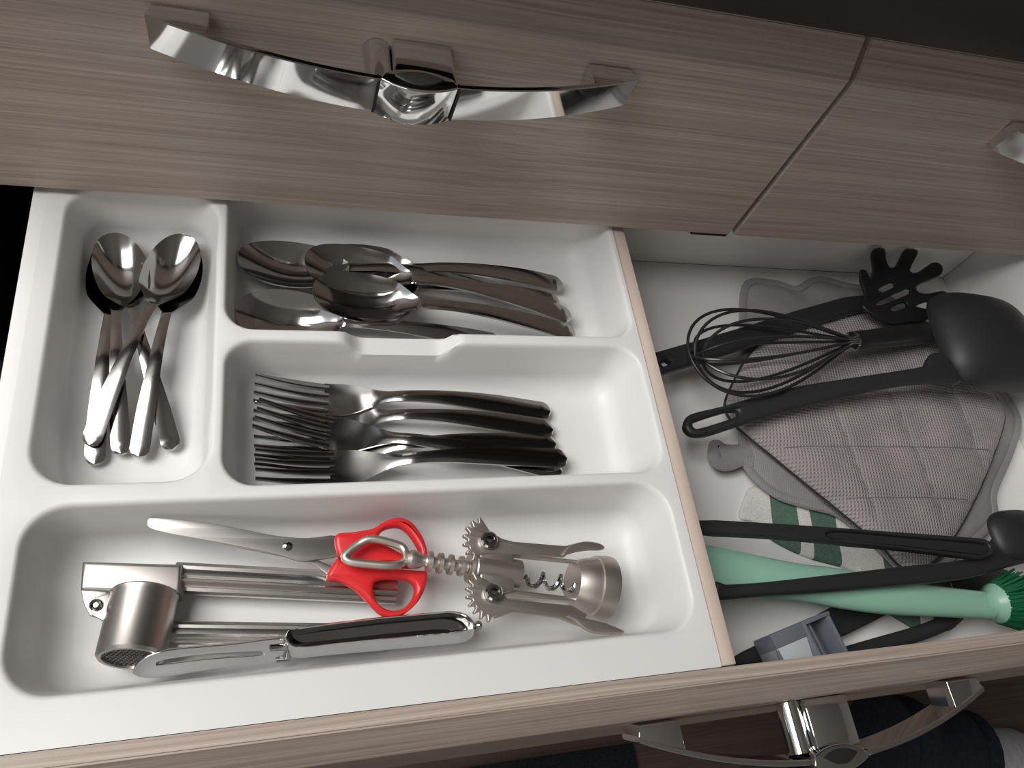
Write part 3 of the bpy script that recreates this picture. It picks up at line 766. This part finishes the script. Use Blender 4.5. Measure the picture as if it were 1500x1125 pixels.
for a, b_ in gro:
    run = []
    for i in range(41):
        q_ = a.lerp(b_, i / 40); h_ = tre.ray_cast(Vector((q_.x, q_.y, .05)), Vector((0, 0, -1)))
        if h_[0] is not None and h_[0].z > mz + .002: run.append(h_[0] + Vector((0, 0, .0001)))
        elif len(run) > 2: pc.append(tube(run, .00042, 5)); run = []
        else: run = []
    if len(run) > 2: pc.append(tube(run, .00042, 5))
v, f = merge(*pc); mk('quilt_stitching', v, f, M_seam2, m1)
def edge_run(W, a, b_, z): 
    n_ = len(W); i0, i1 = int(a * n_), int(b_ * n_); return [Vector((W[i % n_].x, W[i % n_].y, z)) for i in range(i0, i1)]
v, f = tube([q_ for q_ in edge_run(W1, 0, 1, mz - .0035)], .0012, 6, closed=True); mk('seam', v, f, M_seam, m1, label='dark edge seam')
v, f = tube([q_ for q_ in edge_run(W2, 0, 1, ZB + .0105)], .0040, 8, closed=True, flat=.7); mk('binding', v, f, M_bind, m2)

# ================================================================== black nylon tools
# pasta server
zp = -.046
ps = thing('pasta_server', 'black nylon pasta server with toothed slotted head, behind the whisk', 'pasta server', P(1200, 460, ZB))
ppl = Plane([(962, 530, -.053), (1270, 440, -.053), (1140, 600, -.053)])
ho = via(Z5, [(55, 468), (180, 432), (420, 362), (620, 300), (800, 250), (880, 242), (920, 290), (860, 305), (640, 368), (430, 440), (250, 500), (120, 540), (72, 556)])
hh = via(Z5, [(84, 503), (104, 496), (116, 503), (108, 517), (88, 523), (80, 513)])
v, f = plate([ho, hh[::-1]], ppl, .009, .0028, 0); mk('handle', v, f, M_black, ps)
hd = via(Z5, [(862, 190), (880, 240), (868, 290), (905, 318), (930, 335), (985, 362), (1060, 352), (1110, 350), (1140, 325), (1128, 300), (1080, 290), (1120, 270), (1180, 272), (1202, 240), (1180, 228), (1130, 238), (1092, 235), (1080, 215), (1110, 195), (1170, 172), (1186, 145), (1170, 120), (1140, 118), (1085, 155), (1055, 150), (1075, 105), (1088, 70), (1040, 62), (1020, 90), (1000, 130), (975, 135), (962, 105), (955, 62), (915, 62), (905, 90), (912, 140), (900, 180), (885, 150), (862, 145)])
slots = [via(Z5, s__) for s__ in ([(932, 222), (985, 193), (996, 203), (990, 214), (942, 237)], [(930, 272), (1045, 218), (1056, 230), (1046, 242), (942, 284)], [(982, 296), (1030, 272), (1044, 282), (1036, 294), (992, 308)])]
v, f = plate([hd] + [s__[::-1] for s__ in slots], Plane([(1270, 440, -.042), (1390, 440, -.040), (1320, 370, -.038)]), .0042, .0016, 2); mk('head', v, f, M_black2, ps)
# whisk
wz = -.031
wk = thing('whisk', 'black wire balloon whisk with thick black handle, lying on the mitts', 'whisk', P(1150, 510, ZB))
wa = P(1247, 500, wz); wt_ = P(1011, 522, wz - .006); ax = (wt_ - wa).normalized(); wL = (wt_ - wa).length
e1 = ax.cross(Vector((0, 0, 1))).normalized(); e2 = e1.cross(ax)
for k, (ph, R_, tl) in enumerate([(.05, .0395, 1.0), (.55, .036, .97), (1.05, .0345, .93), (1.60, .033, .96), (2.1, .035, .99), (2.6, .038, .95)]):
    pts = []
    for i in range(61):
        tau = 2 * math.pi * i / 60
        s__ = (1 - math.cos(tau)) / 2; r_ = R_ * math.sin(tau) * (abs(math.sin(tau / 2)) ** 1.35) * 1.35
        pts.append(wa + ax * wL * tl * s__ + (e1 * math.cos(ph) + e2 * math.sin(ph) * .66) * r_ + e1 * .003 * math.cos(ph) * (1 if i < 30 else -1) * (1 - s__) + e2 * .003 * math.sin(ph) * (1 if i < 30 else -1) * (1 - s__))
    v, f = tube(pts, .0013, 8); mk('wire', v, f, M_wireblk, wk)
he = P(1440, 478, wz - .026)
v, f = lathe(wa - ax * .001, he, [(-.001, .0060), (0, .0078), (.004, .0084), (.012, .0086), (.018, .0082), (.030, .0086), (.058, .0095), (.108, .0098), (.112, .0070)], 24); mk('handle', v, f, M_black2, wk)
v, f = lathe(wa - ax * .0008, he, [(-.0014, .0062), (-.0014, .0083), (.0006, .0086), (.0008, .0062)], 24); mk('ferrule', v, f, M_steel, wk, label='thin bright steel ring')
# ladle
ld = thing('ladle', 'large black ladle lying bowl down, slotted handle end toward the divider', 'ladle', P(1250, 560, ZB))
lz = -.042
lpl = Plane([(1005, 620, -.050), (1370, 545, -.024), (1210, 690, -.037)])
ho = via(Z5, [(168, 745), (185, 715), (230, 698), (330, 675), (560, 610), (800, 570), (1000, 540), (1090, 525), (1115, 515), (1128, 490), (1150, 468), (1200, 480), (1260, 570), (1230, 590), (1130, 585), (1000, 598), (800, 640), (560, 700), (380, 755), (260, 793), (200, 793), (172, 770)])
hh = via(Z5, [(205, 748), (225, 733), (330, 700), (372, 695), (378, 712), (350, 728), (240, 762), (212, 764)])
v, f = plate([ho, hh[::-1]], lpl, .0085, .0036, 3); mk('handle', v, f, M_black, ld)
cb_ = P(1452, 494, -.022); cb_.z = -.032; V, Fc = [], []
bw_, bh_ = (P(1514, 500, -.022) - P(1370, 500, -.022)).length / 2 * .93, (P(1440, 432, -.022) - P(1440, 572, -.022)).length / 2 * .88
nu, nv = 64, 16
ang0 = -.10
for j in range(nv + 1):
    t = j / nv; k_ = math.cos(t * math.pi / 2); zz_ = .029 * math.sin(t * math.pi / 2)
    for i in range(nu):
        a = 2 * math.pi * i / nu; pw = 2.0 / (3.6 - 1.4 * t)
        x_ = bw_ * k_ * math.copysign(abs(math.cos(a)) ** pw, math.cos(a)); y_ = bh_ * k_ * math.copysign(abs(math.sin(a)) ** pw, math.sin(a))
        V.append(cb_ + Vector((x_ * math.cos(ang0) - y_ * math.sin(ang0), x_ * math.sin(ang0) + y_ * math.cos(ang0), zz_)))
for j in range(nv):
    for i in range(nu): Fc.append((j * nu + i, j * nu + (i + 1) % nu, (j + 1) * nu + (i + 1) % nu, (j + 1) * nu + i))
b0 = len(V)
for j in range(nv + 1):
    for i in range(nu):
        q_ = V[j * nu + i]; c_ = cb_.copy(); V.append(c_ + (q_ - c_) * .95)
for j in range(nv):
    for i in range(nu): Fc.append((b0 + j * nu + i, b0 + (j + 1) * nu + i, b0 + (j + 1) * nu + (i + 1) % nu, b0 + j * nu + (i + 1) % nu))
for i in range(nu): Fc.append((i, b0 + i, b0 + (i + 1) % nu, (i + 1) % nu))
mk('bowl', V, Fc, M_black, ld, sharp=50)
# serving spoon: the lower long bar with its bowl at the right
sv = thing('serving_spoon', 'black nylon serving spoon, long bar crossing over the mint brush handle', 'serving spoon', P(1250, 840, ZB))
svp = Plane([(1052, 868, -.036), (1400, 815, -.034), (1240, 940, -.035)])
ho = via(Z6, [(200, 690), (204, 680), (400, 668), (700, 635), (1000, 600), (1200, 580), (1320, 555), (1370, 530), (1385, 480), (1440, 470), (1560, 470), (1600, 560), (1520, 585), (1420, 610), (1320, 640), (1200, 660), (1000, 680), (700, 705), (400, 725), (215, 738)])
v, f = plate([ho], svp, .0085, .0030, 3); mk('handle', v, f, M_black, sv)
cb_ = P(1503, 780, -.028); cb_.z = -.033; rx, ry = .0285, .0205; V, Fc = [], []
nu, nv = 48, 10
for sh in (1.0, .93):
    for j in range(nv + 1):
        t = j / nv; k_ = math.cos(t * math.pi / 2) * sh
        for i in range(nu):
            a = 2 * math.pi * i / nu; pw = .72
            x_ = rx * k_ * math.copysign(abs(math.cos(a)) ** pw, math.cos(a)); y_ = ry * k_ * math.copysign(abs(math.sin(a)) ** pw, math.sin(a))
            V.append(cb_ + Vector((x_, y_, -.002 + .011 * sh * math.sin(t * math.pi / 2))))
for s__ in (0, 1):
    o_ = s__ * nu * (nv + 1)
    for j in range(nv):
        for i in range(nu): Fc.append((o_ + j * nu + i, o_ + j * nu + (i + 1) % nu, o_ + (j + 1) * nu + (i + 1) % nu, o_ + (j + 1) * nu + i))
for i in range(nu): Fc.append((i, (i + 1) % nu, nu * (nv + 1) + (i + 1) % nu, nu * (nv + 1) + i))
mk('bowl', V, Fc, M_black, sv, sharp=50)
# grooved bar above it
gb = thing('kitchen_turner', 'black grooved utensil handle with rounded end, crossing over towel and mitt', 'utensil', P(1240, 780, ZB))
gpl = Plane([(1030, 770, -.034), (1440, 800, -.0235), (1240, 880, -.0285)])
ho = via(Z6, [(128, 408), (400, 418), (700, 438), (1000, 460), (1250, 478), (1340, 488), (1372, 515), (1370, 550), (1330, 566), (1260, 562), (1000, 530), (700, 500), (400, 475), (135, 458)])
hi_ = via(Z6, [(700, 452), (1000, 476), (1250, 496), (1335, 505), (1356, 522), (1350, 545), (1320, 553), (1255, 548), (1000, 518), (700, 488)])
v, f = plate([ho, hi_[::-1]], gpl, .0080, .0016, 3); hb = mk('handle', v, f, M_black, gb)
v, f = plate([hi_], Plane([(1030, 770, -.038), (1440, 800, -.0275), (1240, 880, -.0325)]), .003, 0, 3); mk('groove_floor', v, f, M_black, hb)
# flat black bar that runs below the grey clip and the brush
fb = thing('spatula', 'black flat spatula running under the grey clip and the mint brush handle', 'spatula', P(1250, 900, ZB))
v, f = plate([[(1076, 962), (1110, 944), (1160, 922), (1218, 889), (1260, 868), (1330, 848), (1400, 828), (1420, 850), (1360, 872), (1310, 895), (1240, 930), (1160, 960), (1080, 975)]], Plane([(1080, 968, -.080), (1400, 840, -.074), (1300, 1000, -.077)]), .005, .0018, 2); mk('handle', v, f, M_black, fb)
v, f = plate([[(1392, 850), (1402, 838), (1440, 826), (1475, 834), (1476, 862), (1440, 868), (1405, 872)]], Plane(-.0725), .006, .0022, 4); mk('blade', v, f, M_black2, fb)
# thin curved black strip near the front
st_ = thing('nylon_strap', 'thin black bent nylon strip curling up behind the drawer front edge', 'strap', P(1340, 930, ZB))
v, f = tube(cat([P(*q_, z_) for q_, z_ in [((1212, 965), -.080), ((1238, 959), -.080), ((1290, 944), -.078), ((1345, 928), -.074), ((1385, 912), -.070), ((1404, 898), -.073), ((1406, 884), -.073), ((1394, 872), -.074)]], 8, False), .0055, 10, flat=.5); mk('band', v, f, M_black, st_)

# mint dish brush
zb_ = -.056
br = thing('dish_brush', 'mint green dish brush with dark green bristles at the right edge', 'brush', P(1250, 860, ZB))
cl = [((1016, 834), 40, 8), ((1060, 839), 36, 9), ((1110, 845), 31, 9), ((1170, 853), 27, 9), ((1230, 862), 28.5, 9), ((1290, 872), 26, 9), ((1350, 879), 22.5, 8.5), ((1400, 883), 20, 8), ((1448, 887), 18.5, 8)]
pts = []; hw = []
V, Fc = [], []; sd = 20
mid = cat([Vector((q_[0][0], q_[0][1], 0)) for q_ in cl], 4, False); wid = cat([Vector((q_[1], q_[2], 0)) for q_ in cl], 4, False)
for i, (m_, w__) in enumerate(zip(mid, wid)):
    a = P(m_.x, m_.y, zb_); t_ = (P(mid[min(i + 1, len(mid) - 1)].x, mid[min(i + 1, len(mid) - 1)].y, zb_) - P(mid[max(i - 1, 0)].x, mid[max(i - 1, 0)].y, zb_)).normalized()
    sN = t_.cross(Vector((0, 0, 1))).normalized(); hwid = (P(m_.x, m_.y + w__.x, zb_) - P(m_.x, m_.y - w__.x, zb_)).length / 2
    for k in range(sd):
        an = 2 * math.pi * k / sd; V.append(a + sN * hwid * math.cos(an) + Vector((0, 0, 1)) * w__.y / 1000 * math.sin(an))
for i in range(len(mid) - 1):
    for k in range(sd): Fc.append((i * sd + k, i * sd + (k + 1) % sd, (i + 1) * sd + (k + 1) % sd, (i + 1) * sd + k))
Fc.append(tuple(range(sd))[::-1]); Fc.append(tuple((len(mid) - 1) * sd + k for k in range(sd)))
mk('handle', V, Fc, M_mint, br, sharp=60)
ha = P(1440, 886, zb_); hb_ = P(1500, 878, zb_ + .004)
v, f = lathe(ha, hb_, [(0, .0086), (.005, .0090), (.008, .0112), (.0108, .0148), (.0118, .0150), (.0124, .0145)], 32); mk('head', v, f, M_mint, br, sharp=50)
axb = (hb_ - ha).normalized(); e1 = axb.cross(Vector((0, 0, 1))).normalized(); e2 = e1.cross(axb); bl_ = []
rnd = random.Random(5)
for i in range(360):
    rr = .0146 * math.sqrt((i + .5) / 360); th = i * 2.39996
    b0_ = ha + axb * .011 + (e1 * math.cos(th) + e2 * math.sin(th)) * rr
    dirv = (axb + (e1 * math.cos(th) + e2 * math.sin(th)) * rr * 22 + Vector((rnd.uniform(-.12, .12), rnd.uniform(-.12, .12), rnd.uniform(-.1, .1)))).normalized()
    bl_.append(tube([b0_, b0_ + dirv * .012, b0_ + dirv * rnd.uniform(.022, .027)], [.0012, .0012, .0007], 5))
v, f = merge(*bl_); o = mk('bristles', v, f, M_bristle, br); o['kind'] = 'stuff'

# grey plastic clip: hollow box with an open right end
gc = thing('plastic_clip', 'small grey plastic holder with open end, leaning on the drawer front', 'holder', P(1178, 935, ZB))
q0 = P(1128, 930, -.054); q1 = P(1188, 905, -.054)
ax_ = (q1 - q0); ax_.z = 0; ax_.normalize(); sd_ = Vector((ax_.y, -ax_.x, 0)); M4 = Matrix((ax_, -sd_, Vector((0, 0, 1)))).transposed().to_4x4()
M4 = Matrix.Translation(q0) @ M4
Lg, Wd, Hd, tk = .054, .033, .023, .0022
def gb_(lo, hi, bev=.0008): return xf(box(lo, hi, bev), M4)
mk('top_wall', *gb_((0, -Wd * .30, -tk), (Lg * .55, 0, 0)), M_gplast, gc)
v, f = merge(gb_((0, -.0022, -Hd), (Lg * .56, 0, -tk * .5)), gb_((0, -Wd, -Hd), (.0022, -.0005, -tk * .5))); mk('side_wall', v, f, M_gplast, gc)
vq, fq = box((0, -Wd, -Hd), (Lg * .52, -Wd * .28, -.001), .001)
vq = [Vector((q_.x, q_.y, q_.z - (.006 if q_.y < -Wd * .7 and q_.z > -Hd * .5 else 0))) for q_ in vq]
mk('sloped_face', *xf((vq, fq), M4), M_gplast2, gc, label='pale glossy sloped face')
x0_ = Lg * .52
v, f = merge(gb_((x0_, -.003, -Hd), (Lg, 0, .0005)), gb_((x0_, -Wd, -Hd), (Lg, -Wd + .003, -.002)), gb_((x0_, -Wd, -Hd), (Lg, 0, -Hd + .003)),
             gb_((x0_, -Wd, -Hd), (x0_ + .003, 0, .0008)), gb_((Lg - .003, -Wd, -Hd), (Lg, 0, -.0005)))
mk('open_frame', v, f, M_gplast, gc)
mk('rib', *gb_((x0_ + .008, -Wd + .003, -Hd + .003), (x0_ + .0095, -.003, -.004), .0003), M_gplast, gc)

# ================================================================== FLOOR LEVEL: mat, slipper, a person's leg
mzz = ZF + .008
a = P(928, 1088, mzz)
tag(slabm('floor_mat', (a.x - .75, a.y - .6, ZF + .0002), (a.x, a.y, mzz), M_mat, bev=.002), 'dark navy mat on the floor in front of the cabinet', 'mat')
pr_ = thing('person', 'person on the floor in dark navy trousers and white socks, one lower leg in view', 'person', P(1380, 1100, ZF))
kz = ZF + .075
k0 = P(1318, 1092, kz); k1 = P(1462, 1112, kz - .01); k2 = P(1530, 1112, ZF + .05); k3 = P(1640, 1100, ZF + .04)
mid1 = k0.lerp(k1, .5)
body = cat([k0 - (k1 - k0) * .2, k0, mid1, k1, k2, k3], 6, False)
rb = [.052 - .018 * min(1, i / 18) if i < 18 else .034 + .006 * math.sin((i - 18) / 12 * math.pi) - .010 * max(0, (i - 26) / 4) for i in range(len(body))]
v, f = tube(body, rb, 20); mk('leg', v, f, M_skin, pr_)
tb_ = cat([k0 - (k1 - k0) * .22, k0, mid1, k0.lerp(k1, .70)], 8, False)
v, f = tube(tb_, [.066 + .006 * math.sin(i * .9) - .012 * i / len(tb_) for i in range(len(tb_))], 24); mk('trouser_leg', v, f, M_denim, pr_, label='dark navy trouser leg')
sk = [k0.lerp(k1, .60), k0.lerp(k1, .85), k1, k1.lerp(k2, .3)]
v, f = tube(cat(sk, 5, False), .0425, 24); mk('sock', v, f, M_sock, pr_, label='white sock')
sl = thing('slipper', 'brown rounded slipper on the floor just below the lower chrome handle', 'slipper', P(1285, 1130, ZF))
s0 = P(1115, 1215, ZF + .03); s1 = P(1262, 1150, ZF + .03)
dd_ = (s1 - s0)
v, f = tube([s0 - dd_ * .5, s0, s0 + dd_ * .3, s0 + dd_ * .6, s0 + dd_ * .85, s0 + dd_ * .97, s1], [.036, .042, .047, .048, .038, .022, .006], 24, flat=.62); up_ = mk('upper', v, f, M_slip, sl)
so = s0.copy(); so.z = ZF + .004
v, f = tube([so - dd_ * .5, so, so + dd_ * .3, so + dd_ * .6, so + dd_ * .88, so + dd_ * 1.0, so + dd_ * 1.05], [.038, .045, .050, .051, .042, .026, .006], 24, flat=.085); mk('sole', v, f, M_dark, sl)
